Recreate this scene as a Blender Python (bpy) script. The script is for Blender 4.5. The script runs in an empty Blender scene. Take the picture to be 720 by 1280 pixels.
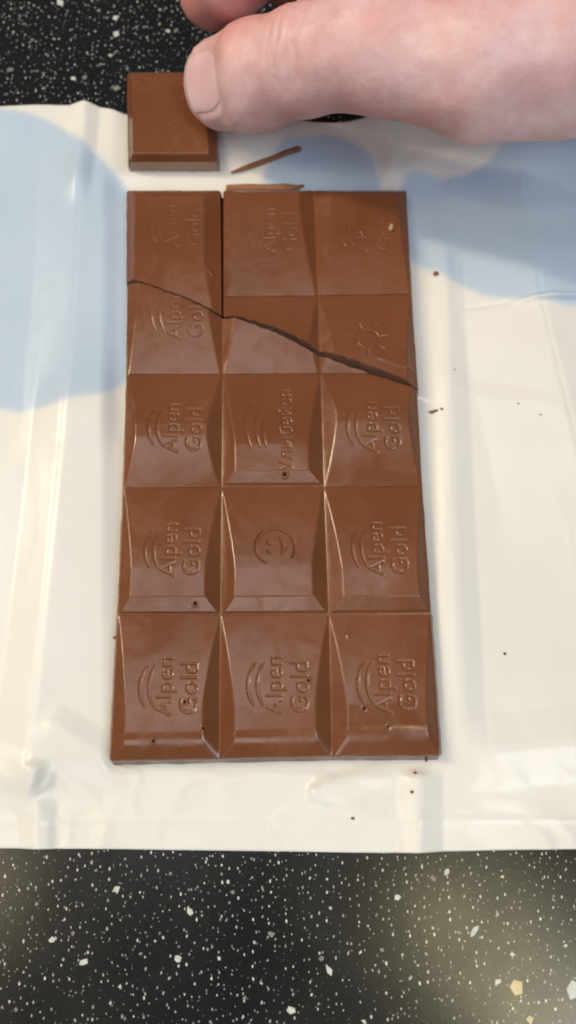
import bpy, math, random
import numpy as np
from mathutils import Vector

random.seed(7)
rng = np.random.default_rng(7)
scene = bpy.context.scene
COL = scene.collection
MM = 0.001

# ------------------------------------------------------------------ camera
F, TILT, H = 1000.0, math.radians(16.7), 193.0        # focal length (photo px), tilt from straight down, height (mm)
cam_d = bpy.data.cameras.new("camera")
cam = bpy.data.objects.new("camera", cam_d)
COL.objects.link(cam)
cam.location = (0, 0, H * MM)
cam.rotation_euler = (TILT, 0, 0)
cam_d.sensor_fit = 'VERTICAL'
cam_d.sensor_height = 36.0
cam_d.lens = F / 1280.0 * 36.0
cam_d.clip_start, cam_d.clip_end = 0.005, 50.0
cam_d.dof.use_dof = True
cam_d.dof.focus_distance = 0.186
cam_d.dof.aperture_fstop = 12.0
scene.camera = cam

# ------------------------------------------------------------------ light (an indoor kitchen: ambient room, window, warm lamps, added cool fill)
w = bpy.data.worlds.new("World")
scene.world = w
w.use_nodes = True
bg = w.node_tree.nodes["Background"]
bg.inputs[0].default_value = (0.97, 0.98, 1.0, 1)
bg.inputs[1].default_value = 0.11


def area(name, loc, target, sx, sy, power, color):
    d = bpy.data.lights.new(name, 'AREA')
    d.shape = 'RECTANGLE'
    d.size, d.size_y, d.energy, d.color = sx, sy, power, color
    o = bpy.data.objects.new(name, d)
    COL.objects.link(o)
    o.location = loc
    o.rotation_euler = (Vector(target) - Vector(loc)).to_track_quat('-Z', 'Y').to_euler()
    return o


area("ceiling_lamp", (0.46, -0.44, 1.55), (0, 0.05, 0), 0.11, 0.50, 3.2, (1.0, 0.87, 0.48))
area("ceiling_lamp", (-0.80, -0.30, 1.50), (0, 0.05, 0), 0.12, 0.45, 2.8, (1.0, 0.86, 0.52))
area("wall_lamp", (-0.80, 0.42, 0.88), (0, 0.08, 0), 0.07, 0.55, 7.0, (1.0, 0.80, 0.52))
area("cool_fill", (0.62, -0.62, 1.20), (0.05, 0.10, 0), 0.5, 0.4, 6.3, (0.70, 0.83, 1.0))  # added cool fill at the near right, brightens the wrapper before the hand
area("far_window", (0.95, 1.45, 0.85), (0.05, 0.10, 0), 0.9, 0.7, 1.6, (0.70, 0.83, 1.0))
area("ceiling_panel", (-0.20, 0.32, 1.75), (0, 0.08, 0), 0.9, 0.6, 4.0, (1.0, 0.98, 0.98))
area("room_light", (-1.05, 0.38, 1.20), (0, 0.10, 0), 0.7, 1.5, 3.4, (1.0, 0.98, 0.96))
area("room_light", (-0.20, -0.95, 1.10), (0, 0.08, 0), 0.7, 0.4, 3.0, (1.0, 0.96, 0.92))

vs = scene.view_settings
scene.display_settings.display_device = 'sRGB'
vs.view_transform = 'Standard'
vs.look = 'None'
vs.exposure = 0.07
vs.gamma = 1.0
vs.use_curve_mapping = False
scene.cycles.filter_width = 1.9
scene.cycles.use_denoising = True


# ------------------------------------------------------------------ helpers
def Q(px, py, z=0.0):
    """photo pixel -> point (mm) on the horizontal plane at height z (mm)"""
    px = np.asarray(px, float)
    py = np.asarray(py, float)
    a, b = (px - 360.0) / F, (640.0 - py) / F
    st, ct = math.sin(TILT), math.cos(TILT)
    dx, dy, dz = a, st + b * ct, -ct + b * st
    k = (z - H) / dz
    return np.stack([dx * k, dy * k, np.zeros_like(k) + z], -1)


def to_px(x, y):
    st, ct = math.sin(TILT), math.cos(TILT)
    dep = y * st + H * ct
    return 360 + F * x / dep, 640 - F * (y * ct - H * st) / dep


def link(name, me, mat=None, parent=None):
    o = bpy.data.objects.new(name, me)
    COL.objects.link(o)
    if mat is not None and not me.materials:
        me.materials.append(mat)
    if parent is not None:
        o.parent = parent
    return o


def mesh(name, V, faces, smooth=True):
    me = bpy.data.meshes.new(name)
    me.from_pydata((np.asarray(V, float) * MM).tolist(), [], faces)
    if smooth:
        me.polygons.foreach_set("use_smooth", [True] * len(me.polygons))
    me.update()
    return me


def tag(o, label, cat, group=None):
    o['label'] = label
    o['category'] = cat
    if group:
        o['group'] = group
    return o


def empty(name, loc, label, cat, group=None):
    o = bpy.data.objects.new(name, None)
    COL.objects.link(o)
    o.empty_display_size = 0.01
    o.location = [c * MM for c in loc]
    return tag(o, label, cat, group)


def sstep(a, b, x):
    t = np.clip((x - a) / (b - a), 0, 1)
    return t * t * (3 - 2 * t)


def smin(a, b, k):
    h = np.clip(k - np.abs(a - b), 0, None) / k
    return np.minimum(a, b) - h * h * k * 0.25


def vnoise(x, y, seed=0):
    """smooth value noise"""
    xi, yi = np.floor(x).astype(int), np.floor(y).astype(int)
    fx, fy = x - xi, y - yi
    fx, fy = fx * fx * (3 - 2 * fx), fy * fy * (3 - 2 * fy)

    def hsh(i, j):
        n = np.sin(i * 127.1 + j * 311.7 + seed * 74.7) * 43758.5453
        return n - np.floor(n)
    return ((hsh(xi, yi) * (1 - fx) + hsh(xi + 1, yi) * fx) * (1 - fy)
            + (hsh(xi, yi + 1) * (1 - fx) + hsh(xi + 1, yi + 1) * fx) * fy) * 2 - 1


# ------------------------------------------------------------------ materials
class N:
    def __init__(self, name):
        self.m = bpy.data.materials.new(name)
        self.m.use_nodes = True
        self.t = self.m.node_tree
        self.b = self.t.nodes["Principled BSDF"]

    def new(self, typ, **kw):
        n = self.t.nodes.new(typ)
        for k, v in kw.items():
            if k.startswith("_"):
                setattr(n, k[1:], v)
            else:
                n.inputs[k.replace("__", " ")].default_value = v
        return n

    def l(self, a, b):
        self.t.links.new(a, b)

    def coords(self):
        return self.new('ShaderNodeTexCoord').outputs['Object']

    def ramp(self, fac, stops):
        r = self.new('ShaderNodeValToRGB')
        e = r.color_ramp.elements
        while len(e) < len(stops):
            e.new(0.5)
        for k, (p, c) in enumerate(stops):
            e[k].position = p
            e[k].color = (*c, 1) if len(c) == 3 else c
        self.l(fac, r.inputs[0])
        return r.outputs[0]

    def mix(self, fac, a, b, mode='MIX'):
        n = self.new('ShaderNodeMix', _data_type='RGBA', _blend_type=mode)
        for sock, v in ((n.inputs[0], fac), (n.inputs[6], a), (n.inputs[7], b)):
            if isinstance(v, (int, float)):
                sock.default_value = v
            elif isinstance(v, tuple):
                sock.default_value = (*v, 1)
            else:
                self.l(v, sock)
        return n.outputs[2]

    def bump(self, hgt, strength, dist, normal=None):
        n = self.new('ShaderNodeBump')
        n.inputs['Strength'].default_value = strength
        n.inputs['Distance'].default_value = dist
        self.l(hgt, n.inputs['Height'])
        if normal is not None:
            self.l(normal, n.inputs['Normal'])
        return n.outputs['Normal']


def chocolate_mat(name, base, rough, broken=False):
    n = N(name)
    c = n.coords()
    big = n.new('ShaderNodeTexNoise', Scale=55.0, Detail=3.0)
    n.l(c, big.inputs['Vector'])
    col = n.ramp(big.outputs[0], [(0.3, tuple(b * 0.9 for b in base)), (0.7, tuple(b * 1.1 for b in base))])
    n.l(col, n.b.inputs['Base Color'])
    sm = n.new('ShaderNodeTexNoise', Scale=420.0, Detail=4.0, Roughness=0.6)
    n.l(c, sm.inputs['Vector'])
    smear = n.new('ShaderNodeTexNoise', Scale=95.0, Detail=5.0, Roughness=0.62, Distortion=1.2)
    n.l(c, smear.inputs['Vector'])
    ro = n.ramp(sm.outputs[0], [(0.3, (rough - .03,) * 3), (0.75, (rough + .04,) * 3)])
    sr = n.ramp(smear.outputs[0], [(0.45, (0.0,) * 3), (0.72, (0.21,) * 3)])
    n.l(n.mix(1.0, ro, sr, 'ADD'), n.b.inputs['Roughness'])
    nm = n.bump(big.outputs[0], 0.25, 0.0012)
    if broken:
        vo = n.new('ShaderNodeTexNoise', Scale=1400.0, Detail=5.0, Roughness=0.7)
        n.l(c, vo.inputs['Vector'])
        nm = n.bump(vo.outputs[0], 0.9, 0.0005, nm)
    else:
        nm = n.bump(sm.outputs[0], 0.07, 0.0002, nm)
    n.l(nm, n.b.inputs['Normal'])
    n.b.inputs['IOR'].default_value = 1.48
    n.b.inputs['Subsurface Weight'].default_value = 0.0
    return n.m


M_CHOC = chocolate_mat("milk_chocolate", (0.168, 0.0590, 0.0240), 0.17)
M_BROKEN = chocolate_mat("broken_chocolate", (0.185, 0.085, 0.050), 0.6, True)
M_SNAP = chocolate_mat("snapped_chocolate", (0.33, 0.22, 0.16), 0.5, True)  # paler snapped face, with light bounced off the wrapper mixed into its grey
M_DARK = chocolate_mat("dark_crumb", (0.05, 0.018, 0.008), 0.55, True)
M_CRUMB = chocolate_mat("crumb_chocolate", (0.25, 0.105, 0.045), 0.6, True)
M_RIM = chocolate_mat("rim_chocolate", (0.34, 0.155, 0.08), 0.6, True)
M_PALE = chocolate_mat("pale_crumb", (0.50, 0.33, 0.17), 0.6, True)


def counter_mat():
    n = N("speckled_black_laminate")
    c = n.coords()
    mp = n.new('ShaderNodeMapping')
    mp.inputs['Scale'].default_value = (1.0, 0.62, 1.0)
    n.l(c, mp.inputs['Vector'])
    warp = n.new('ShaderNodeTexNoise', Scale=900.0, Detail=2.0)
    n.l(c, warp.inputs['Vector'])
    vadd = n.new('ShaderNodeVectorMath', _operation='MULTIPLY_ADD')
    n.l(warp.outputs['Color'], vadd.inputs[0])
    vadd.inputs[1].default_value = (0.0004,) * 3
    n.l(mp.outputs[0], vadd.inputs[2])
    col = (0.0085, 0.0092, 0.0105)
    gn = n.new('ShaderNodeTexNoise', Scale=1600.0, Detail=3.0)
    n.l(c, gn.inputs['Vector'])
    col = n.ramp(gn.outputs[0], [(0.35, (0.005, 0.006, 0.008)), (0.72, (0.010, 0.0115, 0.0135))])
    for sc, keep, size, bright in ((560.0, 0.18, 0.14, 0.76), (760.0, 0.35, 0.16, 0.46), (230.0, 0.84, 0.08, 0.5)):
        vo = n.new('ShaderNodeTexVoronoi', Scale=sc, Randomness=1.0)
        vo.voronoi_dimensions = '2D'
        n.l(vadd.outputs[0], vo.inputs['Vector'])
        sep = n.new('ShaderNodeSeparateColor')
        n.l(vo.outputs['Color'], sep.inputs[0])
        rad = n.new('ShaderNodeMapRange')                  # each fleck its own radius, some none
        rad.inputs['From Min'].default_value = keep
        rad.inputs['From Max'].default_value = 1.0
        rad.inputs['To Min'].default_value = 0.03
        rad.inputs['To Max'].default_value = size
        rad.clamp = False
        n.l(sep.outputs[0], rad.inputs['Value'])
        df = n.new('ShaderNodeMath', _operation='SUBTRACT')
        n.l(rad.outputs[0], df.inputs[0])
        n.l(vo.outputs['Distance'], df.inputs[1])
        msk = n.new('ShaderNodeMapRange')
        msk.inputs['From Min'].default_value = 0.0
        msk.inputs['From Max'].default_value = 0.045
        n.l(df.outputs[0], msk.inputs['Value'])
        tint = n.ramp(sep.outputs[1], [(0.0, (bright * .35, bright * .35, bright * .36)), (0.45, (bright * .8,) * 3),
                                       (1.0, (bright, bright * .97, bright * .88))])
        col = n.mix(msk.outputs[0], col, tint)
    n.l(col, n.b.inputs['Base Color'])
    gr = n.new('ShaderNodeTexNoise', Scale=2300.0, Detail=2.0)
    n.l(c, gr.inputs['Vector'])
    sc = n.new('ShaderNodeTexNoise', Scale=30.0, Detail=5.0)
    n.l(c, sc.inputs['Vector'])
    n.l(n.ramp(sc.outputs[0], [(0.3, (0.17,) * 3), (0.7, (0.27,) * 3)]), n.b.inputs['Roughness'])
    n.l(n.bump(gr.outputs[0], 0.05, 0.0002), n.b.inputs['Normal'])
    return n.m


def chip_mat(name, c1, c2):
    n = N(name)
    c = n.coords()
    t = n.new('ShaderNodeTexNoise', Scale=900.0, Detail=3.0)
    n.l(c, t.inputs['Vector'])
    n.l(n.ramp(t.outputs[0], [(0.3, c1), (0.7, c2)]), n.b.inputs['Base Color'])
    n.b.inputs['Roughness'].default_value = 0.35
    return n.m


M_COUNTER = counter_mat()
M_CHIP = chip_mat("white_chip", (0.46, 0.47, 0.46), (0.66, 0.66, 0.62))
M_CHIP_Y = chip_mat("yellow_chip", (0.60, 0.47, 0.22), (0.74, 0.62, 0.36))
M_CHIP_G = chip_mat("grey_chip", (0.16, 0.16, 0.155), (0.28, 0.275, 0.26))


def paper_mat():
    n = N("wrapper_film")
    c = n.coords()
    at = n.new('ShaderNodeAttribute', _attribute_name="print")
    nz = n.new('ShaderNodeTexNoise', Scale=30.0, Detail=3.0)
    n.l(c, nz.inputs['Vector'])
    white = n.ramp(nz.outputs[0], [(0.3, (0.75, 0.742, 0.715)), (0.7, (0.79, 0.785, 0.765))])
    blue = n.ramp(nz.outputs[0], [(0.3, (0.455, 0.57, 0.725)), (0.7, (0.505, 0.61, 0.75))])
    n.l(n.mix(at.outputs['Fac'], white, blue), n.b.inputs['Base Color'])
    fi = n.new('ShaderNodeTexNoise', Scale=260.0, Detail=4.0)
    n.l(c, fi.inputs['Vector'])
    n.l(n.bump(fi.outputs[0], 0.10, 0.0006, n.bump(nz.outputs[0], 0.15, 0.004)), n.b.inputs['Normal'])
    n.b.inputs['Roughness'].default_value = 0.31
    n.b.inputs['IOR'].default_value = 1.47
    return n.m


M_PAPER = paper_mat()


def skin_mat():
    n = N("skin")
    c = n.coords()
    a = n.new('ShaderNodeTexNoise', Scale=70.0, Detail=3.0)
    n.l(c, a.inputs['Vector'])
    b = n.new('ShaderNodeTexNoise', Scale=260.0, Detail=4.0, Roughness=0.65)
    n.l(c, b.inputs['Vector'])
    base = n.ramp(a.outputs[0], [(0.30, (0.69, 0.42, 0.44)), (0.52, (0.74, 0.515, 0.545)), (0.75, (0.77, 0.58, 0.63))])
    mot = n.ramp(b.outputs[0], [(0.35, (0.90, 0.80, 0.78)), (0.65, (1.0, 1.0, 1.0))])
    base = n.mix(0.8, base, mot, 'MULTIPLY')
    flush = n.new('ShaderNodeAttribute', _attribute_name="flush")      # blood-red finger ends and knuckles
    n.l(n.mix(flush.outputs['Fac'], base, (0.60, 0.17, 0.13)), n.b.inputs['Base Color'])
    n.b.inputs['Subsurface Weight'].default_value = 0.35
    n.b.inputs['Subsurface Radius'].default_value = (1.0, 0.35, 0.2)
    n.b.inputs['Subsurface Scale'].default_value = 0.003
    n.b.inputs['Roughness'].default_value = 0.5
    vo = n.new('ShaderNodeTexVoronoi', Scale=900.0)
    vo.feature = 'DISTANCE_TO_EDGE'
    wv = n.new('ShaderNodeMapping')
    wv.inputs['Scale'].default_value = (1.0, 0.55, 0.8)
    n.l(c, wv.inputs['Vector'])
    n.l(wv.outputs[0], vo.inputs['Vector'])
    nm = n.bump(vo.outputs['Distance'], 0.20, 0.0004)
    nm = n.bump(b.outputs[0], 0.18, 0.0008, nm)
    n.l(nm, n.b.inputs['Normal'])
    return n.m


def nail_mat():
    n = N("fingernail")
    c = n.coords()
    a = n.new('ShaderNodeTexNoise', Scale=140.0, Detail=2.0)
    n.l(c, a.inputs['Vector'])
    tip = n.new('ShaderNodeAttribute', _attribute_name="tip")
    bed = (n.ramp(a.outputs[0], [(0.3, (0.72, 0.44, 0.48)), (0.7, (0.77, 0.52, 0.56))]))
    n.l(n.mix(tip.outputs['Fac'], bed, (0.82, 0.66, 0.66)), n.b.inputs['Base Color'])
    n.b.inputs['Subsurface Weight'].default_value = 0.2
    n.b.inputs['Roughness'].default_value = 0.22
    n.b.inputs['Subsurface Radius'].default_value = (1.0, 0.4, 0.3)
    n.b.inputs['Subsurface Scale'].default_value = 0.0015
    return n.m


M_SKIN, M_NAIL = skin_mat(), nail_mat()

# ------------------------------------------------------------------ countertop with its larger stone chips
def slab(name, x0, y0, x1, y1, z0, z1):
    b = 3.0
    V = [(x0 + b, y0 + b, z1), (x1 - b, y0 + b, z1), (x1 - b, y1 - b, z1), (x0 + b, y1 - b, z1),
         (x0, y0, z1 - b), (x1, y0, z1 - b), (x1, y1, z1 - b), (x0, y1, z1 - b),
         (x0, y0, z0), (x1, y0, z0), (x1, y1, z0), (x0, y1, z0)]
    Fc = [(0, 1, 2, 3)]
    for r in (0, 4):
        for k in range(4):
            a, c = r + k, r + (k + 1) % 4
            Fc.append((a, a + 4, c + 4, c))
    Fc.append((11, 10, 9, 8))
    return mesh(name, V, Fc, False)


counter = link("countertop", slab("countertop", -900, -340, 900, 700, -38, 0), M_COUNTER)
counter['kind'] = 'structure'
counter['label'] = 'black speckled stone-effect kitchen countertop under the wrapper'


def chip(px, py, r, mat, elong=1.0, rot=None):
    r = r * (.6 if py < 130 else .75)
    c = Q(px, py, 0)
    k = random.choice((4, 4, 5, 6))
    rot = random.uniform(0, 6.28) if rot is None else rot
    ring = []
    for i in range(k):
        a = 6.283 * (i + random.uniform(-.22, .22)) / k
        rr = r * random.uniform(.75, 1.2)
        x, y = rr * math.cos(a) * elong, rr * math.sin(a)
        ring.append((c[0] + x * math.cos(rot) - y * math.sin(rot), c[1] + x * math.sin(rot) + y * math.cos(rot)))
    V = [(x, y, 0.06) for x, y in ring] + [(c[0] + (x - c[0]) * 1.06, c[1] + (y - c[1]) * 1.06, -0.1) for x, y in ring]
    Fc = [tuple(range(k))] + [(i, i + k, (i + 1) % k + k, (i + 1) % k) for i in range(k)]
    link("stone_chip", mesh("stone_chip", V, Fc, False), mat, counter)


W_, Y_, G_ = M_CHIP, M_CHIP_Y, M_CHIP_G
for px, py, r, m, el in [
        (238, 1140, 1.15, W_, 1.1), (222, 1199, 1.05, W_, 1.0), (104, 1203, .85, W_, 2.0), (65, 1175, 1.0, W_, 1.1), (145, 1112, .9, W_, 1.4),
        (46, 1130, .7, G_, 1.0), (91, 1167, .55, G_, 1.2), (213, 1092, .6, G_, 1.0), (285, 1102, .6, W_, 1.0), (291, 1115, .6, G_, 1.3),
        (176, 1192, .55, G_, 1.4), (340, 1168, .8, G_, 1.3), (274, 1198, .5, W_, 1.2), (497, 1122, .9, W_, 1.1), (541, 1098, .9, G_, 1.2),
        (559, 1090, .8, W_, 1.5), (593, 1164, .8, W_, 2.2), (645, 1236, 2.1, Y_, 1.15), (623, 1227, .9, W_, 1.5), (640, 1192, .7, W_, 1.1),
        (716, 1237, 1.9, W_, 1.6), (663, 1275, 1.1, Y_, 1.2), (411, 1213, .9, W_, 2.1), (402, 1198, .7, G_, 1.1), (364, 1263, 1.1, W_, 1.5),
        (478, 1187, .6, G_, 1.2), (413, 1135, .45, W_, 1.2), (541, 1160, .5, W_, 1.0), (628, 1096, .5, Y_, 1.2), (707, 1182, .6, W_, 1.0),
        (455, 1277, .7, W_, 1.3), (150, 1233, .5, W_, 1.1), (20, 1262, .6, G_, 1.3), (306, 1247, .5, G_, 1.1), (552, 1250, .5, G_, 1.0),
        (692, 1120, .5, G_, 1.2), (120, 1088, .5, G_, 1.0),
        # beyond the wrapper
        (145, 22, 1.7, W_, 1.1), (146, 42, 1.9, W_, 1.2), (75, 3, 1.7, W_, 1.8), (123, 13, 1.1, G_, 1.1), (92, 98, 1.5, W_, 1.4),
        (106, 97, 1.3, G_, 1.2), (13, 87, 1.2, G_, 1.5), (138, 69, .9, W_, 1.2), (145, 110, 1.7, G_, 1.6), (210, 39, 1.3, W_, 1.1),
        (220, 38, 1.3, G_, 1.3), (185, 50, .8, G_, 1.0), (180, 34, .8, G_, 1.2), (115, 68, .7, G_, 1.1), (40, 50, .8, G_, 1.1),
        (60, 70, .7, G_, 1.0), (25, 20, .9, G_, 1.2), (200, 12, .8, W_, 1.1), (55, 110, .7, G_, 1.3), (8, 118, .8, G_, 1.2)]:
    chip(px, py, r, m, el)

# ------------------------------------------------------------------ wrapper: one creased printed sheet
BAR_Z = 0.35          # mm, underside of the chocolate


def line_d(X, Y, p0, p1):
    """signed distance (mm, + on the right of p0->p1) and position along the line, from two photo points on the counter"""
    a, b = Q(*p0)[:2], Q(*p1)[:2]
    d = b - a
    L = np.hypot(*d)
    d = d / L
    s = (X - a[0]) * d[0] + (Y - a[1]) * d[1]
    r = (X - a[0]) * d[1] - (Y - a[1]) * d[0]
    return r, s / L


def tent(X, Y, p0, p1, wl, wr, hgt, e0=.12, e1=.12):
    r, s = line_d(X, Y, p0, p1)
    prof = np.where(r < 0, 1 + r / wl, 1 - r / wr)
    prof = np.clip(prof, 0, None)
    prof = prof - 0.10 * np.exp(-(r / 0.5) ** 2)
    return 1.7 * hgt * np.clip(prof, 0, None) * sstep(-e0, e0 * .4, s) * (1 - sstep(1 - e1 * .4, 1 + e1, s))


def paper_h(X, Y):
    h = 0.12 + 0.30 * (vnoise(X / 31, Y / 37, 1) + 1) + 0.10 * (vnoise(X / 9, Y / 13, 2) + 1)
    h = h + tent(X, Y, (88, 500), (40, 960), 22, 9, 2.1, .3, .08)          # long fold left of the bar
    h = h + tent(X, Y, (50, 958), (50, 1075), 4.2, 4.8, 1.1, .10, .2)      # seam strip, near edge
    h = h + tent(X, Y, (112, 120), (100, 235), 4.0, 5.0, 1.3, .2, .3)      # seam strip, far edge
    h = h + tent(X, Y, (104, 215), (86, 520), 26, 12, 1.2, .2, .2)
    h = h + tent(X, Y, (552, 320), (577, 900), 5.5, 11, 1.0, .1, .12)      # seam on the right
    h = h + tent(X, Y, (521, 965), (521, 1075), 6.0, 4.6, 1.1, .12, .2)
    h = h + tent(X, Y, (478, 120), (492, 228), 3.6, 3.8, 1.1, .1, .2)
    h = h + tent(X, Y, (640, 150), (672, 380), 26, 22, 1.9, .4, .02)       # big panel crease on the right
    h = h + tent(X, Y, (672, 380), (725, 600), 26, 22, 1.9, .02, .5)
    h = h + tent(X, Y, (388, 990), (480, 952), 2.0, 5.0, .5, .05, .25)    # puckers below the bar
    h = h + tent(X, Y, (388, 990), (490, 1034), 6.0, 2.2, .45, .05, .25)
    h = h + tent(X, Y, (600, 938), (730, 925), 8.0, 9.0, .9, .4, .2)
    h = h + tent(X, Y, (70, 905), (150, 960), 5.0, 6.0, .6, .2, .4)
    h = h + tent(X, Y, (-30, 955), (46, 985), 7.0, 7.0, .9, .2, .1)
    h = h + tent(X, Y, (-60, 1026), (780, 1024), 0.7, 0.7, .12, .1, .1)    # pressed line along the near edge
    h = h + tent(X, Y, (520, 205), (650, 165), 7.0, 9.0, .8, .3, .2)
    for sc, am, sd in ((34.0, .34, 61), (15.0, .08, 62)):                     # crinkles: thin ridges
        wx = X / sc + .5 * vnoise(X / 17, Y / 17, sd + 5)
        h = h + am * (1 - np.minimum(np.abs(vnoise(wx, Y / (sc * 1.7), sd)) * 3.2, 1.0))
    px, py = to_px(X, Y)
    h = h + .22 * sstep(930, 985, py) * (1 - np.minimum(np.abs(vnoise(X / 6.5 + .4 * vnoise(X / 5, Y / 5, 77), Y / 9, 71)) * 2.6, 1.0))
    h = h + 2.2 * sstep(215, 130, py) * (0.6 + 0.4 * vnoise(X / 22, Y * 0, 5))
    flat = (sstep(128, 156, px) * (1 - sstep(528, 560, px)) * sstep(212, 240, py) * (1 - sstep(952, 975, py)))
    flat2 = sstep(140, 160, px) * (1 - sstep(268, 290, px)) * sstep(110, 150, py) * (1 - sstep(200, 240, py))
    h = h * (1 - np.maximum(flat, flat2 * .8)) + 0.12 * np.maximum(flat, flat2 * .8)
    return np.maximum(h, 0.05)


def in_poly(px, py, poly):
    inside = np.zeros(px.shape, bool)
    n = len(poly)
    for i in range(n):
        (x0, y0), (x1, y1) = poly[i], poly[(i + 1) % n]
        c = ((y0 > py) != (y1 > py)) & (px < (x1 - x0) * (py - y0) / (y1 - y0 + 1e-9) + x0)
        inside ^= c
    return inside


def smooth_poly(pts, n=8):
    P = np.array(pts, float)
    out = []
    for i in range(len(P)):
        p0, p1, p2, p3 = P[i - 1], P[i], P[(i + 1) % len(P)], P[(i + 2) % len(P)]
        for k in range(n):
            t = k / n
            out.append(.5 * ((2 * p1) + (-p0 + p2) * t + (2 * p0 - 5 * p1 + 4 * p2 - p3) * t * t + (-p0 + 3 * p1 - 3 * p2 + p3) * t ** 3))
    return [tuple(p) for p in out]


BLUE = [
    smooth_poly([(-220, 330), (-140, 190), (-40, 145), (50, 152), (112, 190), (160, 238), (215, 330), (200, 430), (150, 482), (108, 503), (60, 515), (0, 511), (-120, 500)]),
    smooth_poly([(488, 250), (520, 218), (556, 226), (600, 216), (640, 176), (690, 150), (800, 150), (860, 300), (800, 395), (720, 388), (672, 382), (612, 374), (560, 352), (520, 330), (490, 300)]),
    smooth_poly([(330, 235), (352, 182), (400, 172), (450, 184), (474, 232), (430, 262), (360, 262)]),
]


def build_wrapper():
    nx, ny = 430, 360
    top_px = [(-140, 148), (0, 141), (60, 136), (130, 139), (160, 146), (240, 148), (320, 152), (365, 153), (405, 158), (440, 155), (475, 144), (600, 138), (900, 120)]
    bot_px = [(-200, 1058), (0, 1060), (140, 1061), (360, 1064), (480, 1066), (600, 1063), (720, 1061), (980, 1058)]
    xs = np.linspace(-118, 122, nx)
    T = np.array([Q(*p)[:2] for p in top_px])
    B = np.array([Q(*p)[:2] for p in bot_px])
    yt = np.interp(xs, T[:, 0], T[:, 1])
    yb = np.interp(xs, B[:, 0], B[:, 1])
    k = np.ones(15) / 15
    yt = np.convolve(np.pad(yt, 7, mode='edge'), k, 'valid')
    s = np.linspace(0, 1, ny)[:, None]
    X = np.repeat(xs[None], ny, 0)
    Y = yb[None] + (yt - yb)[None] * s
    Z = paper_h(X, Y)
    V = np.stack([X, Y, Z], -1).reshape(-1, 3)
    idx = np.arange(nx * ny).reshape(ny, nx)
    Fc = np.stack([idx[:-1, :-1], idx[:-1, 1:], idx[1:, 1:], idx[1:, :-1]], -1).reshape(-1, 4).tolist()
    me = mesh("wrapper", V, Fc)
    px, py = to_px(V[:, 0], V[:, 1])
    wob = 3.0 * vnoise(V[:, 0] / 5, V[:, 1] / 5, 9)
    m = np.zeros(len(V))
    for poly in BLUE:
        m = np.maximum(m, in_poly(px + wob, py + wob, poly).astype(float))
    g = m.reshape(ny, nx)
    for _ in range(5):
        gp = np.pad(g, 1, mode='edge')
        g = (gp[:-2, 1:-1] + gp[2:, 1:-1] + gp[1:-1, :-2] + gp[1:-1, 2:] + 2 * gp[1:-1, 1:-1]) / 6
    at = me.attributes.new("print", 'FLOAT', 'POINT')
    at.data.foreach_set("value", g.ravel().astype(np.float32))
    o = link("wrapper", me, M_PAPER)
    so = o.modifiers.new("thickness", 'SOLIDIFY')
    so.thickness, so.offset = 0.00008, -1
    return tag(o, 'opened white chocolate wrapper with pale blue cloud print and creases, spread under the bar', 'wrapper')


build_wrapper()

# ------------------------------------------------------------------ engraved marks on the squares
def raster_text(body, nx, ny, slant=0.0):
    """signed distance-like soft mask of a word, sampled by function (u right, v up in em units)"""
    c = bpy.data.curves.new("word", 'FONT')
    c.body = body
    c.resolution_u = 4
    o = bpy.data.objects.new("word", c)
    COL.objects.link(o)
    dg = bpy.context.evaluated_depsgraph_get()
    me = o.evaluated_get(dg).to_mesh()
    V = np.array([v.co[:2] for v in me.vertices])
    me.calc_loop_triangles()
    T = np.array([t.vertices[:] for t in me.loop_triangles])
    x0, x1 = V[:, 0].min(), V[:, 0].max()
    y0, y1 = V[:, 1].min(), V[:, 1].max()
    bpy.data.objects.remove(o)
    bpy.data.curves.remove(c)
    pad = 0.12
    res = 60
    W, Hh = int((x1 - x0 + 2 * pad) * res), int((y1 - y0 + 2 * pad) * res)
    img = np.zeros((Hh, W))
    for t in T:
        P = (V[t] - [x0 - pad, y0 - pad]) * res
        a, b = np.floor(P.min(0)).astype(int), np.ceil(P.max(0)).astype(int) + 1
        gx, gy = np.meshgrid(np.arange(a[0], b[0]) + .5, np.arange(a[1], b[1]) + .5)
        e = []
        for i in range(3):
            p, q = P[i], P[(i + 1) % 3]
            e.append((q[0] - p[0]) * (gy - p[1]) - (q[1] - p[1]) * (gx - p[0]))
        ins = ((e[0] >= 0) & (e[1] >= 0) & (e[2] >= 0)) | ((e[0] <= 0) & (e[1] <= 0) & (e[2] <= 0))
        sub = img[a[1]:b[1], a[0]:b[0]]
        ins = ins[:sub.shape[0], :sub.shape[1]]
        sub[ins] = 1
    kr = np.exp(-np.linspace(-2, 2, 7) ** 2)
    kr /= kr.sum()
    img = np.apply_along_axis(lambda r: np.convolve(r, kr, 'same'), 1, img)
    img = np.apply_along_axis(lambda r: np.convolve(r, kr, 'same'), 0, img)
    return dict(img=img, res=res, w=x1 - x0, h=y1 - y0, x0=-pad, y0=-pad, base=-y0)


WORDS = {wd: raster_text(wd, 0, 0) for wd in ("Alpen", "Gold", "Улыбайся")}


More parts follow.
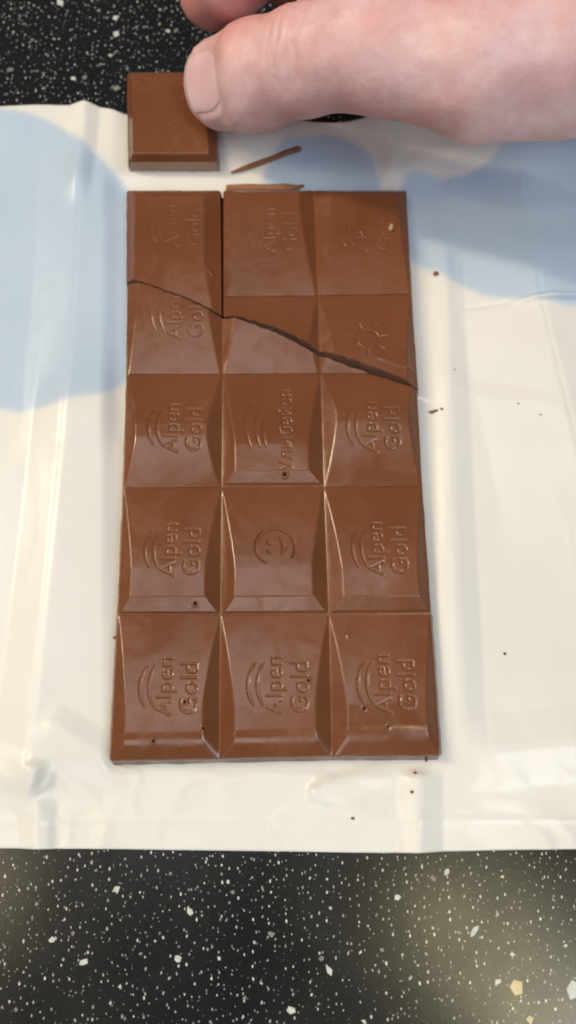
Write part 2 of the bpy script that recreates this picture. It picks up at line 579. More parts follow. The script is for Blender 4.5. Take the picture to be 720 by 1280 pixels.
def word_mask(wd, X, Y, bx, by, length, height):
    """word reading upwards: starts at (bx,by) on its baseline, letters lean left of the baseline; all mm"""
    R = WORDS[wd]
    u = (Y - by) / length * R['w']
    v = (bx - X) / height * R['h'] + (0.0 if wd != 'x' else 0)
    v = v + R['base'] * 0
    gx = (u - R['x0']) * R['res'] - .5
    gy = (v - R['y0']) * R['res'] - .5
    Hh, W = R['img'].shape
    ok = (gx >= 0) & (gx < W - 1) & (gy >= 0) & (gy < Hh - 1)
    gx, gy = np.clip(gx, 0, W - 1.001), np.clip(gy, 0, Hh - 1.001)
    i, j = gx.astype(int), gy.astype(int)
    fx, fy = gx - i, gy - j
    I = R['img']
    val = (I[j, i] * (1 - fx) + I[j, i + 1] * fx) * (1 - fy) + (I[j + 1, i] * (1 - fx) + I[j + 1, i + 1] * fx) * fy
    return val * ok


def arc_mask(X, Y, cx, cy, r, a0, a1, wid):
    """crescent stroke tapering to both ends"""
    ang = np.degrees(np.arctan2(Y - cy, X - cx))
    t = ((ang - a0) % 360) / (a1 - a0)
    ok = (t > 0) & (t < 1)
    wd = wid * np.sqrt(np.clip(4 * t * (1 - t), 0, 1))
    d = np.abs(np.hypot(X - cx, Y - cy) - r)
    return ok * np.clip((wd - d) / 0.22 + .5, 0, 1)


def marks(kind, X, Y, w, h, cyf=.47):
    """engraving depth 0..1; X,Y mm from the square's lower left"""
    m = np.zeros_like(X)
    if kind in ('logo', 'faint'):
        cy = h * cyf
        m = np.maximum(m, arc_mask(X, Y, w * .27 + 8.3, cy + .6, 8.6, 142, 214, .36))
        m = np.maximum(m, arc_mask(X, Y, w * .355 + 9.3, cy + .8, 9.6, 148, 212, .36))
        m = np.maximum(m, word_mask("Alpen", X, Y, w * .615, cy - 6.2, 13.6, 5.0))
        m = np.maximum(m, word_mask("Gold", X, Y, w * .80, cy - 5.6, 11.6, 4.1))
    elif kind == 'smile_word':
        cy = h * .47
        m = np.maximum(m, arc_mask(X, Y, w * .25 + 13.5, cy + 1, 13.7, 150, 206, .40))
        m = np.maximum(m, arc_mask(X, Y, w * .345 + 14.5, cy + .8, 14.6, 155, 203, .38))
        m = np.maximum(m, arc_mask(X, Y, w * .415 + 16.5, cy + .2, 16.5, 163, 198, .34))
        m = np.maximum(m, word_mask("Улыбайся", X, Y, w * .70, cy - 11.0, 22.5, 3.6))
    elif kind == 'smile_face':
        cx, cy = w * .52, h * .51
        m = np.maximum(m, arc_mask(X, Y, cx, cy, 4.7, -40, 242, .46))
        m = np.maximum(m, np.clip((.55 - np.hypot(X - cx + 1.6, Y - cy - 1.0)) / .25 + .5, 0, 1))
        m = np.maximum(m, np.clip((.55 - np.hypot(X - cx + 1.6, Y - cy + 1.2)) / .25 + .5, 0, 1))
        m = np.maximum(m, arc_mask(X, Y, cx - 1.2, cy, 3.2, -38, 52, .5))
    elif kind == 'sun':
        cx, cy = w * .50, h * .50
        m = np.maximum(m, arc_mask(X, Y, cx, cy, 2.8, -60, 250, .4))
        for a in range(10, 360, 52):
            ca, sa = math.cos(math.radians(a)), math.sin(math.radians(a))
            s_ = (X - cx) * ca + (Y - cy) * sa
            r_ = -(X - cx) * sa + (Y - cy) * ca
            m = np.maximum(m, np.clip((.36 - np.hypot(np.clip(np.abs(s_ - 4.2) - .7, 0, None), r_)) / .22 + .5, 0, 1))
    return np.clip(m, 0, 1)


# ------------------------------------------------------------------ chocolate squares
ZG, ZT = 4.2, 6.65          # groove and top heights above the underside, mm


def height(s, t, w, h, o):
    """surface height above the underside of one moulded square"""
    X, Y = s * w, t * h
    D = ZT - ZG
    tp = o.get('tp', .34)
    up = np.clip((t - tp) / (1 - tp), 0, 1)
    z = ZG + D * (1 - up ** 1.28 * o.get('drop', .97))
    if 'fall' in o:                                        # face falls off towards the near edge as well
        z = z - D * o.get('fd', .90) * np.clip((o['fall'] - t) / o['fall'], 0, 1) ** 1.35
        z = np.maximum(z, ZG)
    z = z + .05 * vnoise(X / 7 + o['seed'], Y / 8, 3)
    bl, br = o.get('bl', 3.5), o.get('br', 3.5)
    z = smin(z, ZG + D / bl * (np.sqrt(X * X + .03) - .10), .26)
    z = smin(z, ZG + D / br * (np.sqrt((w - X) ** 2 + .03) - .10), .22)
    kind, bw = o.get('bb', ('soft', 6.0))
    if kind == 'crisp':
        zb = np.where(Y < .45, ZG + .25 * Y, np.where(Y < .95, ZG + .11 + (Y - .45) * 1.1, ZG + .66 + (Y - .95) * (D - .62) / (bw - .95)))
        z = smin(z, zb, .14)
    elif kind == 'edge':
        z = smin(z, ZG + D * Y / bw, 1.1)
    elif kind == 'soft':
        z = smin(z - .35 * np.clip(1 - t / .45, 0, 1) ** 2, ZG + .25 + D * Y / 1.0, .5)
    wear = 1.0
    if o.get('mark') == 'faint':
        wear = np.clip(.8 + .45 * vnoise(X / 3.1 + o['seed'], Y / 3.4, 17), .05, 1.3)
    z = z - wear * o.get('depth', .16) * marks(o.get('mark', ''), X, Y, w, h, o.get('cy', .47))
    for (ds, dt, rr, dd) in o.get('pits', []):
        rr, dd = rr * .95, dd * 2.2
        d = np.hypot((s - ds) * w, (t - dt) * h)
        z = z - dd * (1 - sstep(rr * .7, rr, d)) + .06 * np.exp(-((d - rr * 1.5) / (.3)) ** 2)
    for (ds, dt, ang, L, wd, dd) in o.get('scratch', []):
        x_, y_ = (s - ds) * w, (t - dt) * h
        a_ = x_ * math.cos(ang) + y_ * math.sin(ang)
        b_ = -x_ * math.sin(ang) + y_ * math.cos(ang)
        z = z + dd * np.exp(-(b_ / wd) ** 2) * np.exp(-(a_ / L) ** 4)
    return z


def spaced(n_c, lo, hi, L, mid, fine):
    """grid lines: dense where marks and crests are"""
    xs = np.arange(0, L + 1e-6, fine if mid else n_c)
    return xs / xs[-1]


def square(root, corners, o, t_lo=None, t_hi=None, walls="", name="square"):
    """corners: BL, BR, TR, TL as photo pixels at groove height; walls: which sides are outer walls of the piece"""
    C = np.array([Q(*p, BAR_Z + ZG)[:2] for p in corners]) if len(corners[0]) == 2 else np.array(corners)[:, :2]
    C = C + np.array(o.get('shift', (0, 0)))
    w = .5 * (np.hypot(*(C[1] - C[0])) + np.hypot(*(C[2] - C[3])))
    h = .5 * (np.hypot(*(C[3] - C[0])) + np.hypot(*(C[2] - C[1])))
    fine = .15
    nx, ny = int(w / fine), int(h / fine)
    sv = np.linspace(0, 1, nx)
    tv = np.linspace(0, 1, ny)
    S = np.repeat(sv[None], ny, 0)
    Tt = np.repeat(tv[:, None], nx, 1)
    if t_lo is not None or t_hi is not None:
        lo = np.zeros(nx) if t_lo is None else np.clip(t_lo(sv, C), 0, 1)
        hi = np.ones(nx) if t_hi is None else np.clip(t_hi(sv, C), 0, 1)
        keep = hi - lo > .004
        if not keep.all():
            S, Tt = S[:, keep], Tt[:, keep]
            lo, hi = lo[keep], hi[keep]
            nx = keep.sum()
        rows = max(6, int(ny * (hi - lo).max()))
        tv = np.linspace(0, 1, rows)
        ny = rows
        S = np.repeat(S[:1], ny, 0)
        Tt = lo[None] + (hi - lo)[None] * tv[:, None]

    def pos(S, Tt):
        P = ((C[0] * ((1 - S) * (1 - Tt))[..., None]) + C[1] * (S * (1 - Tt))[..., None]
             + C[2] * (S * Tt)[..., None] + C[3] * ((1 - S) * Tt)[..., None])
        return P

    P = pos(S, Tt)
    Z = height(S, Tt, w, h, o)
    # ragged outer edge and thin overflow
    e = 1e-3
    dzs = (height(np.clip(S + e, 0, 1), Tt, w, h, o) - height(np.clip(S - e, 0, 1), Tt, w, h, o)) / ((np.clip(S + e, 0, 1) - np.clip(S - e, 0, 1)) * w)
    dzt = (height(S, np.clip(Tt + e, 0, 1), w, h, o) - height(S, np.clip(Tt - e, 0, 1), w, h, o)) / ((np.clip(Tt + e, 0, 1) - np.clip(Tt - e, 0, 1)) * h)
    ex = (C[1] - C[0] + C[2] - C[3])
    ex = ex / np.hypot(*ex)
    ey = (C[3] - C[0] + C[2] - C[1])
    ey = ey / np.hypot(*ey)
    g = dzs[..., None] * ex + dzt[..., None] * ey
    Nn = np.concatenate([-g, np.ones(g.shape[:2] + (1,))], -1)
    Nn /= np.linalg.norm(Nn, axis=-1, keepdims=True)
    V = np.concatenate([P, (Z + BAR_Z)[..., None]], -1).reshape(-1, 3)
    NV = Nn.reshape(-1, 3)
    idx = np.arange(nx * ny).reshape(ny, nx)
    quads = np.stack([idx[:-1, :-1], idx[:-1, 1:], idx[1:, 1:], idx[1:, :-1]], -1).reshape(-1, 4)
    mk = marks(o.get('mark', ''), S * w, Tt * h, w, h, o.get('cy', .47)).reshape(-1)
    fm = mk[quads].max(1) > .25
    faces = quads[~fm].tolist()
    mats = [0] * len(faces)
    Vl, Nl = [V], [NV]
    nv = len(V)
    # outer walls
    sides = {'L': (idx[:, 0], -ex), 'R': (idx[:, -1], ex), 'B': (idx[0, :], -ey), 'T': (idx[-1, :], ey)}
    for sd in walls:
        wd = sd.upper()
        ring, out = sides[wd]
        broken = sd.islower()
        base = V[ring]
        if broken:
            levels = [(0.0, 0), (.12, .3), (.4, .55), (.75, .5), (1.0, .4)]
        else:
            levels = [(.06, .22), (.15, .32), (.9, o.get('draft', .7)), (1.0, o.get('draft', .7) - .12)]
        if not broken:
            levels = [(0.0, 0)] + levels
        prev = None
        for li, (dn, of) in enumerate(levels):
            q = base.copy()
            q[:, 2] = base[:, 2] - (base[:, 2] - BAR_Z) * dn
            jit = (vnoise(base[:, 0] / (1.1 if broken else 3.0) + dn * 7, base[:, 1] / (1.1 if broken else 3.0) + dn * 5, 11 + ord(wd))
                   * (.22 if broken else .10) * (li > 0))
            off = (of if not broken else -of * .5) + jit
            q[:, :2] += off[:, None] * out
            ids = np.arange(nv, nv + len(q))
            Vl.append(q)
            nn = np.concatenate([np.repeat(out[None], len(q), 0), np.full((len(q), 1), .15 if li else .8)], -1)
            Nl.append(nn / np.linalg.norm(nn, axis=1, keepdims=True))
            nv += len(q)
            if prev is not None:
                f = np.stack([prev[:-1], ids[:-1], ids[1:], prev[1:]], -1)
                ce = np.cross(Vall(Vl)[f[:, 1]] - Vall(Vl)[f[:, 0]], Vall(Vl)[f[:, 3]] - Vall(Vl)[f[:, 0]])
                if (ce[:, :2] @ out).sum() < 0:
                    f = f[:, ::-1]
                faces += f.tolist()
                mats += [1 if broken else 0] * len(f)
            prev = ids
    VV, NN = np.concatenate(Vl), np.concatenate(Nl)
    org = np.array(root.location) / MM
    me = mesh(name, VV - org, faces)
    me.materials.append(M_CHOC)
    me.materials.append(o.get('snap', M_BROKEN))
    me.polygons.foreach_set("material_index", mats)
    if walls:
        pass
    me.normals_split_custom_set_from_vertices(NN.tolist())
    sq = link(name, me, None, root)
    if fm.any():
        qf = quads[fm]
        used, inv = np.unique(qf, return_inverse=True)
        m2 = mesh("lettering", V[used] - org, inv.reshape(-1, 4).tolist())
        m2.normals_split_custom_set_from_vertices(NV[used].tolist())
        link({'logo': "lettering", 'faint': "lettering", 'smile_word': "lettering"}.get(o['mark'], "emblem"), m2, M_CHOC, sq)
    return sq


def Vall(parts):
    return np.concatenate(parts)


def crack_fn(poly, jag, seed):
    """t of the crack at every s of a square, from a photo polyline"""
    pts = np.array([Q(*p, BAR_Z + ZG + 1.0)[:2] for p in poly])

    def f(sv, C):
        xb = C[0, 0] + (C[1, 0] - C[0, 0]) * sv
        tt = np.full_like(sv, .5)
        for _ in range(4):
            B = C[0] + (C[1] - C[0]) * sv[:, None]
            Tp = C[3] + (C[2] - C[3]) * sv[:, None]
            x = B[:, 0] + (Tp[:, 0] - B[:, 0]) * tt
            y = np.interp(x, pts[:, 0], pts[:, 1]) + jag * vnoise(x / 1.3, x * 0 + seed, 21) + jag * .5 * vnoise(x / .45, x * 0 + seed, 22)
            tt = (y - B[:, 1]) / (Tp[:, 1] - B[:, 1])
        return tt
    return f


CRACK_D = [(150, 352), (160, 354), (182, 359), (225, 374), (275, 395), (300, 401), (345, 417), (398, 443), (440, 458), (480, 471), (518, 485), (540, 492)]
CRACK_B = [(140, 346), (160, 350), (182, 355.5), (225, 370), (262, 385), (275, 391), (290, 397)]
CRACK_C = [(270, 391), (280, 393), (300, 396), (345, 410.5), (398, 436.5), (440, 452.5), (480, 466), (518, 481.5), (540, 488)]
fD, fB, fC = crack_fn(CRACK_D, .22, 1.7), crack_fn(CRACK_B, .22, 1.7), crack_fn(CRACK_C, .22, 4.2)

# main piece --------------------------------------------------------
colx = {  # photo x of the column lines at each row line (photo y per corner)
    5: [(138.5, 950), (274, 947), (415, 944), (549.5, 943)],
    4: [(147.5, 770), (275.5, 770), (411, 769), (538, 768)],
    3: [(154, 610), (277, 609.5), (404.5, 609), (527, 608)],
    2: [(159, 468), (278, 468), (400.5, 467), (519, 467)],
    1: [(160, 343), (279, 344), (396, 345), (508, 346)],
}
o0 = Q(343, 720, BAR_Z)
main = empty("chocolate_bar", (o0[0], o0[1], BAR_Z), 'large main part of the milk chocolate bar, three columns wide, below the slanting crack', 'chocolate bar')
SPEC = {
    (5, 0): dict(mark='logo', bb=('edge', 4.2), pits=[(.40, .12, .36, 1.0), (.68, .38, .36, 1.0), (.86, .20, .3, .9)], scratch=[(.62, .055, 1.0, .9, .22, .25)]),
    (5, 1): dict(mark='logo', bb=('edge', 4.2), pits=[(.80, .52, .34, 1.0)]),
    (5, 2): dict(mark='logo', bb=('edge', 4.8), pits=[(.31, .32, .36, 1.0), (.52, .19, .3, .8)], scratch=[(.18, .84, 1.6, .5, .3, .18)]),
    (4, 0): dict(mark='logo', bb=('crisp', 4.3), pits=[(.76, .085, .4, 1.0)]),
    (4, 1): dict(mark='smile_face', bb=('crisp', 4.3), depth=.42),
    (4, 2): dict(mark='logo', bb=('crisp', 4.2)),
    (3, 0): dict(mark='logo', bb=('none', 0), fall=.42, tp=.52, depth=.22),
    (3, 1): dict(mark='smile_word', bb=('crisp', 3.6), pits=[(.62, .09, .5, 1.3)]),
    (3, 2): dict(mark='logo', bb=('none', 0), fall=.55, tp=.62),
    (2, 0): dict(mark='faint', cy=.53, depth=.10, bb=('none', 0), fall=.8, drop=0, bl=4.0, br=4.2),
    (2, 1): dict(bb=('none', 0), fall=.8, drop=0, bl=4.0, br=4.2),
    (2, 2): dict(bb=('none', 0), fall=.8, drop=0, bl=4.0, br=4.2),
}
for (row, c), o in SPEC.items():
    a, b = colx[row], colx[row - 1]
    o['seed'] = row * 3.1 + c * 1.7
    wl = ('L' if c == 0 else '') + ('R' if c == 2 else '') + ('B' if row == 5 else '')
    if c == 0:
        o['bl'] = 3.0
    if c == 2:
        o['br'] = 2.6
    if row == 5:
        o['draft'] = 1.2
    th = None
    if row == 2:
        th = fD
        wl += 't'
    if (row, c) == (3, 2):
        th = fD
        wl += 't'
    square(main, [a[c], a[c + 1], b[c + 1], b[c]], o, None, th, wl)

# upper left piece --------------------------------------------------
oB = Q(216, 310, BAR_Z)
left = empty("chocolate_piece", (oB[0], oB[1], BAR_Z), 'single chocolate square above the slanting crack, at the left, under the loose square', 'chocolate piece')
square(left, [(159, 420), (276.5, 420), (274.5, 239), (159.5, 239)],
       dict(mark='faint', cy=.69, depth=.08, seed=2.2, drop=.9, tp=.92, fall=.5, bl=2.4, br=4.2, bb=('none', 0), scratch=[(.90, .40, -.8, 1.1, .25, .25)]), fB, None, 'LRTb')

# upper right piece, two columns ------------------------------------
oC = Q(395, 320, BAR_Z)
right = empty("chocolate_piece", (oC[0], oC[1], BAR_Z), 'two-column chocolate piece above the slanting crack, at the right, with sharp lower point', 'chocolate piece')
c1 = [(280, 371), (397.5, 370), (513.5, 368)]
c0 = [(280, 239), (392, 239), (507, 239)]
c2 = [(280, 494), (401, 492), (522, 490)]
square(right, [c1[0], c1[1], c0[1], c0[0]], dict(mark='faint', cy=.55, depth=.075, seed=5.0, bl=4.2, br=4.2, bb=('none', 0), drop=.9, tp=.92, fall=.85), None, None, 'LT')
square(right, [c1[1], c1[2], c0[2], c0[1]], dict(mark='faint', cy=.55, depth=.09, seed=6.2, bl=4.2, bb=('none', 0), drop=.9, tp=.92, fall=.85, br=2.6, scratch=[(.50, .55, -1.1, .8, .3, .28)]), None, None, 'RT')
square(right, [c2[0], c2[1], c1[1], c1[0]], dict(seed=7.3, bb=('soft', 4)), fC, None, 'Lb')
square(right, [c2[1], c2[2], c1[2], c1[1]], dict(mark='sun', depth=.13, seed=8.9, bb=('soft', 4), br=2.6, scratch=[(.78, .25, -.33, 4.5, .4, .22)]), fC, None, 'Rb')

# loose square under the thumb --------------------------------------
cA = [Q(160, 198, 6.2), Q(271, 198, 6.2), Q(263, 86, 8.5), Q(158, 86, 8.5)]
mA = np.mean(cA, 0)
loose = empty("chocolate_piece", (mA[0], mA[1], BAR_Z), 'loose plain chocolate square at the top left, held under the thumb', 'chocolate piece')
BAR_SAVE = BAR_Z
square(loose, [tuple(p) for p in cA], dict(mark='faint', depth=.05, seed=11.0, bl=1.6, br=2.0, bb=('edge', .9), tp=.86, drop=.6,
       pits=[(.2, .86, .4, .5)], scratch=[(.42, .33, .8, .5, .3, .15), (.05, .8, 1.4, 1.2, .4, .25), (.55, .25, .3, 2.5, 1.6, .10)], draft=.5, snap=M_SNAP), None, None, 'LRTb')
loose.rotation_euler = (math.radians(3.0), 0, 0)
loose.location[2] = (BAR_Z + 1.2) * MM


# ------------------------------------------------------------------ crumbs, shaving, rim lump
def lump(name, pts, mat, seed, rough=.25, sub=2):
    """small irregular lump swept along points (x,y,z,r) in mm"""
    n = 9
    P = np.array(pts, float)
    V, Fc = [], []
    for i, p in enumerate(P):
        d = P[min(i + 1, len(P) - 1), :3] - P[max(i - 1, 0), :3]
        L = np.linalg.norm(d)
        d = d / L if L > 1e-6 else np.array([1., 0, 0])
        sx = np.cross(d, [0, 0, 1.])
        sx /= np.linalg.norm(sx) + 1e-9
        sz = np.cross(sx, d)
        for k in range(n):
            a = 6.283 * k / n
            rr = p[3] * (1 + rough * math.sin(seed * 3.7 + k * 2.3 + i * 1.9) + rough * .6 * math.sin(k * 4.1 + i * 3.3 + seed))
            q = p[:3] + sx * math.cos(a) * rr + sz * math.sin(a) * rr * .8
            V.append(q)
    for i in range(len(P) - 1):
        for k in range(n):
            a, b = i * n + k, i * n + (k + 1) % n
            Fc.append((a, b, b + n, a + n))
    V.append(P[0, :3])
    V.append(P[-1, :3])
    for k in range(n):
        Fc.append((len(V) - 2, (k + 1) % n, k))
        Fc.append((len(V) - 1, (len(P) - 1) * n + k, (len(P) - 1) * n + (k + 1) % n))
    c = P[:, :3].mean(0)
    o = link(name, mesh(name, np.array(V) - c, Fc), mat)
    o.location = c * MM
    return o


def paper_z(px, py):
    q = Q(px, py, .3)
    return float(paper_h(np.array([q[0]]), np.array([q[1]]))[0])


def crumb(px, py, r, mat, label, dx=0., dy=0., on=None, group=None):
    z = (paper_z(px, py) if on is None else on) + r * .55
    p = Q(px, py, z)
    k = [(-1, .45), (-.5, .95), (.2, 1.0), (.8, .7), (1.05, .3)]
    dx, dy = (dx, dy) if dx or dy else (r * .9, r * .3)
    r = r * .7
    pts = [(p[0] + dx * a, p[1] + dy * a, z, r * b) for a, b in k]
    o = lump("crumb", pts, mat, px * .37 + py)
    return tag(o, label, 'crumb', 'chocolate crumbs')


crumb(543, 514, .45, M_CRUMB, 'long orange-brown crumb on the wrapper to the right of the crack end', 1.5, .35)
crumb(552, 511, .38, M_CRUMB, 'tiny round brown crumb just right of the long orange-brown crumb')
crumb(545, 342, .75, M_CRUMB, 'dark brown crumb at the edge of the blue print, right of the upper right piece')
crumb(568, 462, .28, M_CRUMB, 'faint speck of chocolate on white wrapper above the long orange-brown crumb')
crumb(648, 504, .25, M_CRUMB, 'upper faint chocolate speck on the white panel at the far right')
crumb(676, 518, .25, M_CRUMB, 'lower faint chocolate speck on the white panel at the far right')
crumb(631, 817, .35, M_DARK, 'lone dark speck on clean white wrapper right of the bottom row')
crumb(519, 966, .40, M_CRUMB, 'reddish crumb just below the bottom right corner of the bar')
crumb(515, 990, .42, M_CRUMB, 'greyish crumb on the raised seam below the bottom right corner of the bar')
crumb(441, 1023, .40, M_CRUMB, 'small brown crumb near the front edge of the wrapper, below the bar')
crumb(533, 951, .30, M_CRUMB, 'tiny crumb touching the bottom right edge of the bar')
crumb(144, 797, .55, M_CRUMB, 'upper brown crumb stuck at the left edge of the bar beside the bottom row', on=BAR_Z + 2.0)
crumb(146, 808, .42, M_CRUMB, 'lower brown crumb stuck at the left edge of the bar beside the bottom row', on=BAR_Z + 2.2)
crumb(489, 284, .95, M_PALE, 'pale tan crumb on the top right square of the upper right piece', .4, 1.1, on=BAR_Z + ZT - .6)
crumb(376, 233, .75, M_CRUMB, 'brown crumb at the top edge of the upper right piece', 1.0, .2)
crumb(484, 262, .38, M_PALE, 'tiny light crumb above the pale tan crumb', .2, .5, on=BAR_Z + ZG + .9)

z0 = paper_z(330, 200) + .5
a, m_, b = Q(289, 216, z0), Q(333, 200.5, z0 + .35), Q(376, 185, z0 + .3)
sh = lump("chocolate_shaving", [(*a, .25), (*(a * .75 + m_ * .25), .65), (*(a * .4 + m_ * .6), .8), (*(m_ * .75 + b * .25), .8), (*(m_ * .4 + b * .6), .85), (*(m_ * .1 + b * .9), .9), (*b, .5)], M_CRUMB, 4.4, .16)
tag(sh, 'thin brown sliver of chocolate lying slanted on the wrapper behind the bar', 'shaving')
z0 = paper_z(330, 233) + .8
a, b = Q(283, 235, z0), Q(374, 235, z0 + .1)
fl = lump("chocolate_rim", [(*a, .9), (*(a * .7 + b * .3), 1.25), (*(a * .45 + b * .55), 1.15), (*(a * .2 + b * .8), 1.15), (*b, .8)], M_RIM, 1.4, .10)  # added lump in place of the piece's light-brown broken rim
tag(fl, 'added lump standing for the light-brown flake along the top edge of the upper right piece', 'rim')


# ------------------------------------------------------------------ the hand (one continuous surface from a distance field)
def seg(P, a, b, ra, rb):
    d = b - a
    L2 = d @ d
    t = np.clip(((P - a) @ d) / L2, 0, 1)
    return np.linalg.norm(P - a - t[..., None] * d, axis=-1) - (ra + (rb - ra) * t)


def chain(P, pts, k=5.0):
    out = None
    for (a, ra), (b, rb) in zip(pts[:-1], pts[1:]):
        d = seg(P, a, b, ra, rb)
        out = d if out is None else smin(out, d, k)
    return out


def qp(px, py, z, r):
    return (Q(px, py, z).astype(float), r)


THUMB = [qp(279, 105, 18.6, 11.5), qp(322, 95, 27, 12.1), qp(385, 75, 37, 11.3), qp(455, 64, 44, 11.7), qp(505, 68, 46, 12.3), qp(600, 82, 48, 15.0), qp(700, 62, 49, 17.6), qp(800, 8, 51, 22.0)]
INDEX = [qp(266, -8, 20, 9.3), qp(292, -34, 33, 9.8), qp(340, -78, 47, 10.2), qp(430, -150, 62, 11.0), qp(600, -230, 66, 12.5)]
MIDDLE = [qp(362, -34, 17, 9.0), qp(380, -60, 32, 9.6), qp(430, -110, 46, 10.2), qp(520, -180, 58, 11.0), qp(690, -250, 60, 12.5)]
RING = [qp(440, -70, 18, 8.4), qp(462, -96, 32, 9.0), qp(520, -140, 44, 9.6), qp(610, -200, 54, 10.5), qp(770, -250, 54, 12.0)]
LITTLE = [qp(520, -100, 20, 7.4), qp(545, -120, 31, 7.8), qp(610, -160, 42, 8.4), qp(700, -205, 48, 9.4), qp(830, -235, 48, 11.0)]
PALM = [qp(640, -190, 62, 15), qp(760, -90, 56, 22), qp(860, -40, 52, 25), qp(1050, -60, 52, 27), qp(1350, -120, 56, 29)]
PALM2 = [qp(800, -225, 52, 13), qp(860, -120, 52, 19), qp(930, -60, 50, 24)]
NAIL_A = THUMB[0][0] - THUMB[2][0]
NAIL_A /= np.linalg.norm(NAIL_A)
NAIL_N = np.array([-.38, -.58, .72])
NAIL_N -= NAIL_N @ NAIL_A * NAIL_A
NAIL_N /= np.linalg.norm(NAIL_N)
NAIL_W = np.cross(NAIL_A, NAIL_N)
NAIL_C = THUMB[0][0] + NAIL_A * 0.5


def sdf_hand(P):
    palm = smin(chain(P, PALM, 12.0), chain(P, PALM2, 10.0), 12.0)
    th = chain(P, THUMB, 6.0)
    # flatter nail side of the thumb tip
    rel = P - NAIL_C
    ax = rel @ NAIL_A
    pl = rel @ NAIL_N - 10.3 - np.clip(-ax - 9, 0, None) * 1.2
    th = -smin(-th, -pl, 7.0)
    out = smin(th, palm, 14.0)
    for f in (INDEX, MIDDLE, RING, LITTLE):
        out = np.minimum(out, smin(chain(P, f, 4.0), palm, 9.0))
    return out


def surface_nets(lo, hi, step):
    n = np.ceil((hi - lo) / step).astype(int) + 1
    ax = [lo[i] + step * np.arange(n[i]) for i in range(3)]
    val = np.empty(n, np.float32)
    for i in range(0, n[0], 16):
        G = np.stack(np.meshgrid(ax[0][i:i + 16], ax[1], ax[2], indexing='ij'), -1)
        val[i:i + 16] = sdf_hand(G)
    ins = val < 0
    cnt = np.zeros(n - 1, np.uint8)
    for dx in (0, 1):
        for dy in (0, 1):
            for dz in (0, 1):
                cnt += ins[dx:n[0] - 1 + dx, dy:n[1] - 1 + dy, dz:n[2] - 1 + dz]
    act = (cnt > 0) & (cnt < 8)
    ids = -np.ones(act.shape, int)
    I = np.argwhere(act)
    ids[act] = np.arange(len(I))
    V = lo + (I + .5) * step
    for _ in range(5):                                    # pull the vertices onto the surface
        d = sdf_hand(V)
        e = .05
        g = np.stack([sdf_hand(V + np.eye(3)[k] * e) - sdf_hand(V - np.eye(3)[k] * e) for k in range(3)], -1) / (2 * e)
        V = V - g * (d / np.clip((g * g).sum(-1), .3, None))[:, None] * .8
    quads = []
    for a in range(3):
        b, c = (a + 1) % 3, (a + 2) % 3
        s0 = [slice(None)] * 3
        s1 = [slice(None)] * 3
        s0[a], s1[a] = slice(0, -1), slice(1, None)
        ch = ins[tuple(s0)] != ins[tuple(s1)]
        E = np.argwhere(ch)
        ok = (E[:, b] > 0) & (E[:, c] > 0) & (E[:, b] < act.shape[b]) & (E[:, c] < act.shape[c])
        E = E[ok]
        flip = ins[tuple(s0)][tuple(E.T)]
        q = []
        for db, dc in ((0, 0), (1, 0), (1, 1), (0, 1)):
            J = E.copy()
            J[:, b] -= db
            J[:, c] -= dc
            q.append(ids[tuple(J.T)])
        q = np.stack(q, -1)
        q[~flip] = q[~flip][:, ::-1]
        quads.append(q[(q >= 0).all(1)])
    return V, np.concatenate(quads), g / np.linalg.norm(g, axis=1, keepdims=True)


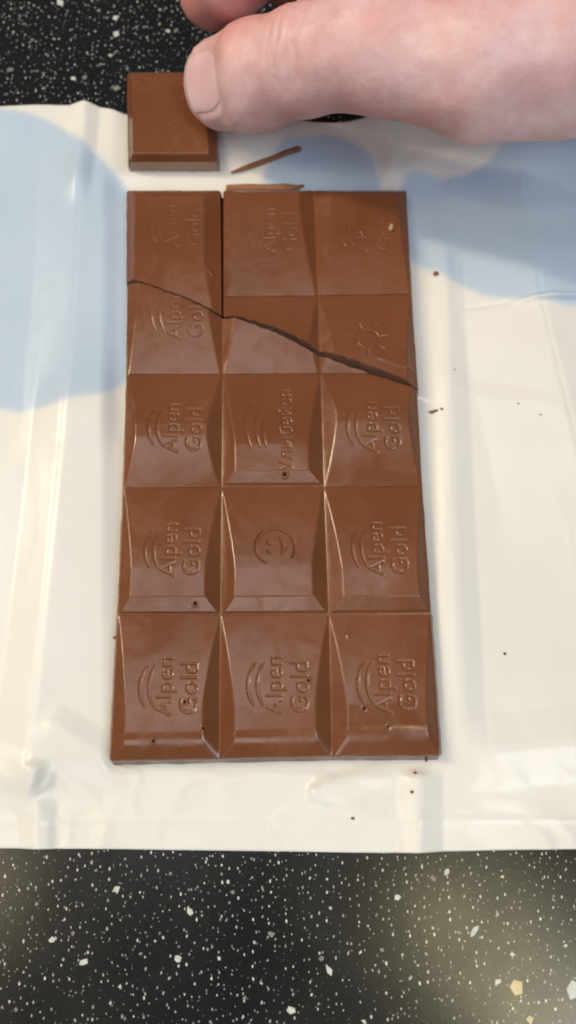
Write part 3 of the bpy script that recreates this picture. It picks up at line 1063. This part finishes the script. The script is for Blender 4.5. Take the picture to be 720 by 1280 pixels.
def build_hand():
    allp = np.array([p for f in (THUMB, INDEX, MIDDLE, RING, LITTLE, PALM, PALM2) for p, r in f])
    lo, hi = allp.min(0) - 33, allp.max(0) + 33
    lo[2] = max(lo[2], 4)
    hi[0] = min(hi[0], 235.0)                              # the wrist ends well outside the picture
    V, quads, Nv = surface_nets(lo, hi, 1.1)
    rel = V - NAIL_C
    u, v = rel @ NAIL_W / 7.5, (rel @ NAIL_A + 2.0) / 7.6
    front = Nv @ NAIL_N > .2
    rr = (np.abs(u) ** 3 + np.abs(v) ** 3) ** (1 / 3)
    d = np.zeros(len(V))
    d += .55 * np.exp(-((rr - 1.16) / .11) ** 2) * (v < .6) * front       # fold of skin round the nail
    # knuckle creases of the thumb
    top = Nv @ NAIL_N
    for (pp, wdt, dep) in ((THUMB[2], .9, .45), (THUMB[2], .8, .3), (THUMB[4], 1.1, .9), (THUMB[5], 1.1, .4)):
        pass
    A2 = THUMB[2][0] - THUMB[4][0]
    A2 /= np.linalg.norm(A2)
    th_d = chain(V, THUMB, 6.0)
    onth = (np.abs(th_d) < 2.5)
    for k, (off, dep, wdt) in enumerate(((-3.2, .35, .7), (-.6, .5, .8), (2.4, .4, .7), (5.0, .25, .6))):
        s_ = (V - THUMB[2][0]) @ A2 - off + .8 * vnoise(V[:, 1] / 4, V[:, 2] / 4, 31 + k)
        d -= 1.5 * dep * np.exp(-(s_ / wdt) ** 2) * onth * sstep(-.4, .5, Nv[:, 2]) * sstep(-.3, .4, -Nv[:, 0] * 0 + Nv[:, 2])
    cr = Q(528, 150, 38)
    cd = np.array([.80, .45, .0])
    cd /= np.linalg.norm(cd)
    s_ = (V - cr) @ cd + .6 * vnoise(V[:, 1] / 5, V[:, 2] / 5, 41)
    d -= .9 * np.exp(-(s_ / 1.1) ** 2) * onth * np.exp(-(np.linalg.norm(V - cr, axis=1) / 14) ** 2)
    d += .25 * vnoise(V[:, 0] / 6, V[:, 1] / 6 + V[:, 2] / 6, 51)
    V = V + Nv * d[:, None]
    c = V.mean(0)
    root = empty("hand", (c[0], c[1], 4.0), 'pale hand reaching in from the top right, thumb pressing the loose square', 'hand')
    org = np.array([c[0], c[1], 4.0])
    me = mesh("palm_and_fingers", V - org, quads.tolist())
    fl = np.zeros(len(V))
    for f, amt in ((INDEX, .8), (MIDDLE, .8), (RING, .7), (LITTLE, .7)):
        dd = np.linalg.norm(V - f[0][0], axis=1)
        fl = np.maximum(fl, amt * np.exp(-(dd / 26) ** 2))
    bk = Q(330, 26, 36)
    fl = np.maximum(fl, .6 * np.exp(-(np.linalg.norm(V - bk, axis=1) / 14) ** 2))
    at = me.attributes.new("flush", 'FLOAT', 'POINT')
    at.data.foreach_set("value", fl.astype(np.float32))
    link("skin", me, M_SKIN, root)

    # nail, laid on the surface of the thumb
    n1, n2 = 25, 29
    uu, vv = np.meshgrid(np.linspace(-1, 1, n1), np.linspace(-1, 1, n2))
    # squircle outline
    ru = uu * np.sqrt(1 - .42 * vv ** 2 * (vv < 0) - .22 * vv ** 2 * (vv >= 0))
    rv = vv * np.sqrt(1 - .25 * uu ** 2)
    P = NAIL_C + NAIL_W * (ru * 7.4)[..., None] + NAIL_A * (rv * 7.4 - 2.0)[..., None] + NAIL_N * 14
    P = P.reshape(-1, 3)
    for _ in range(40):
        P = P - NAIL_N * np.clip(sdf_hand(P), -1, 3)[:, None] * .7
    e = np.maximum(np.abs(uu), np.abs(vv)).reshape(-1)
    lift = .34 * (1 - e ** 5) - .04
    g = np.stack([sdf_hand(P + np.eye(3)[k] * .3) - sdf_hand(P - np.eye(3)[k] * .3) for k in range(3)], -1)
    g /= np.linalg.norm(g, axis=1, keepdims=True)
    P = P + g * lift[:, None]
    idx = np.arange(n1 * n2).reshape(n2, n1)
    Fc = np.stack([idx[:-1, :-1], idx[:-1, 1:], idx[1:, 1:], idx[1:, :-1]], -1).reshape(-1, 4)
    if np.cross(P[Fc[100, 1]] - P[Fc[100, 0]], P[Fc[100, 3]] - P[Fc[100, 0]]) @ NAIL_N < 0:
        Fc = Fc[:, ::-1]
    nme = mesh("thumbnail", P - org, Fc.tolist())
    at = nme.attributes.new("tip", 'FLOAT', 'POINT')
    lun = sstep(-.62, -.86, (vv + .25 * uu ** 2).reshape(-1)) * .4              # pale half-moon and free edge
    at.data.foreach_set("value", np.maximum(sstep(.70, .80, (vv + .12 * uu ** 2).reshape(-1)), lun).astype(np.float32))
    o = link("thumbnail", nme, M_NAIL, root)
    so = o.modifiers.new("thickness", 'SOLIDIFY')
    so.thickness, so.offset = 0.0005, -1


build_hand()
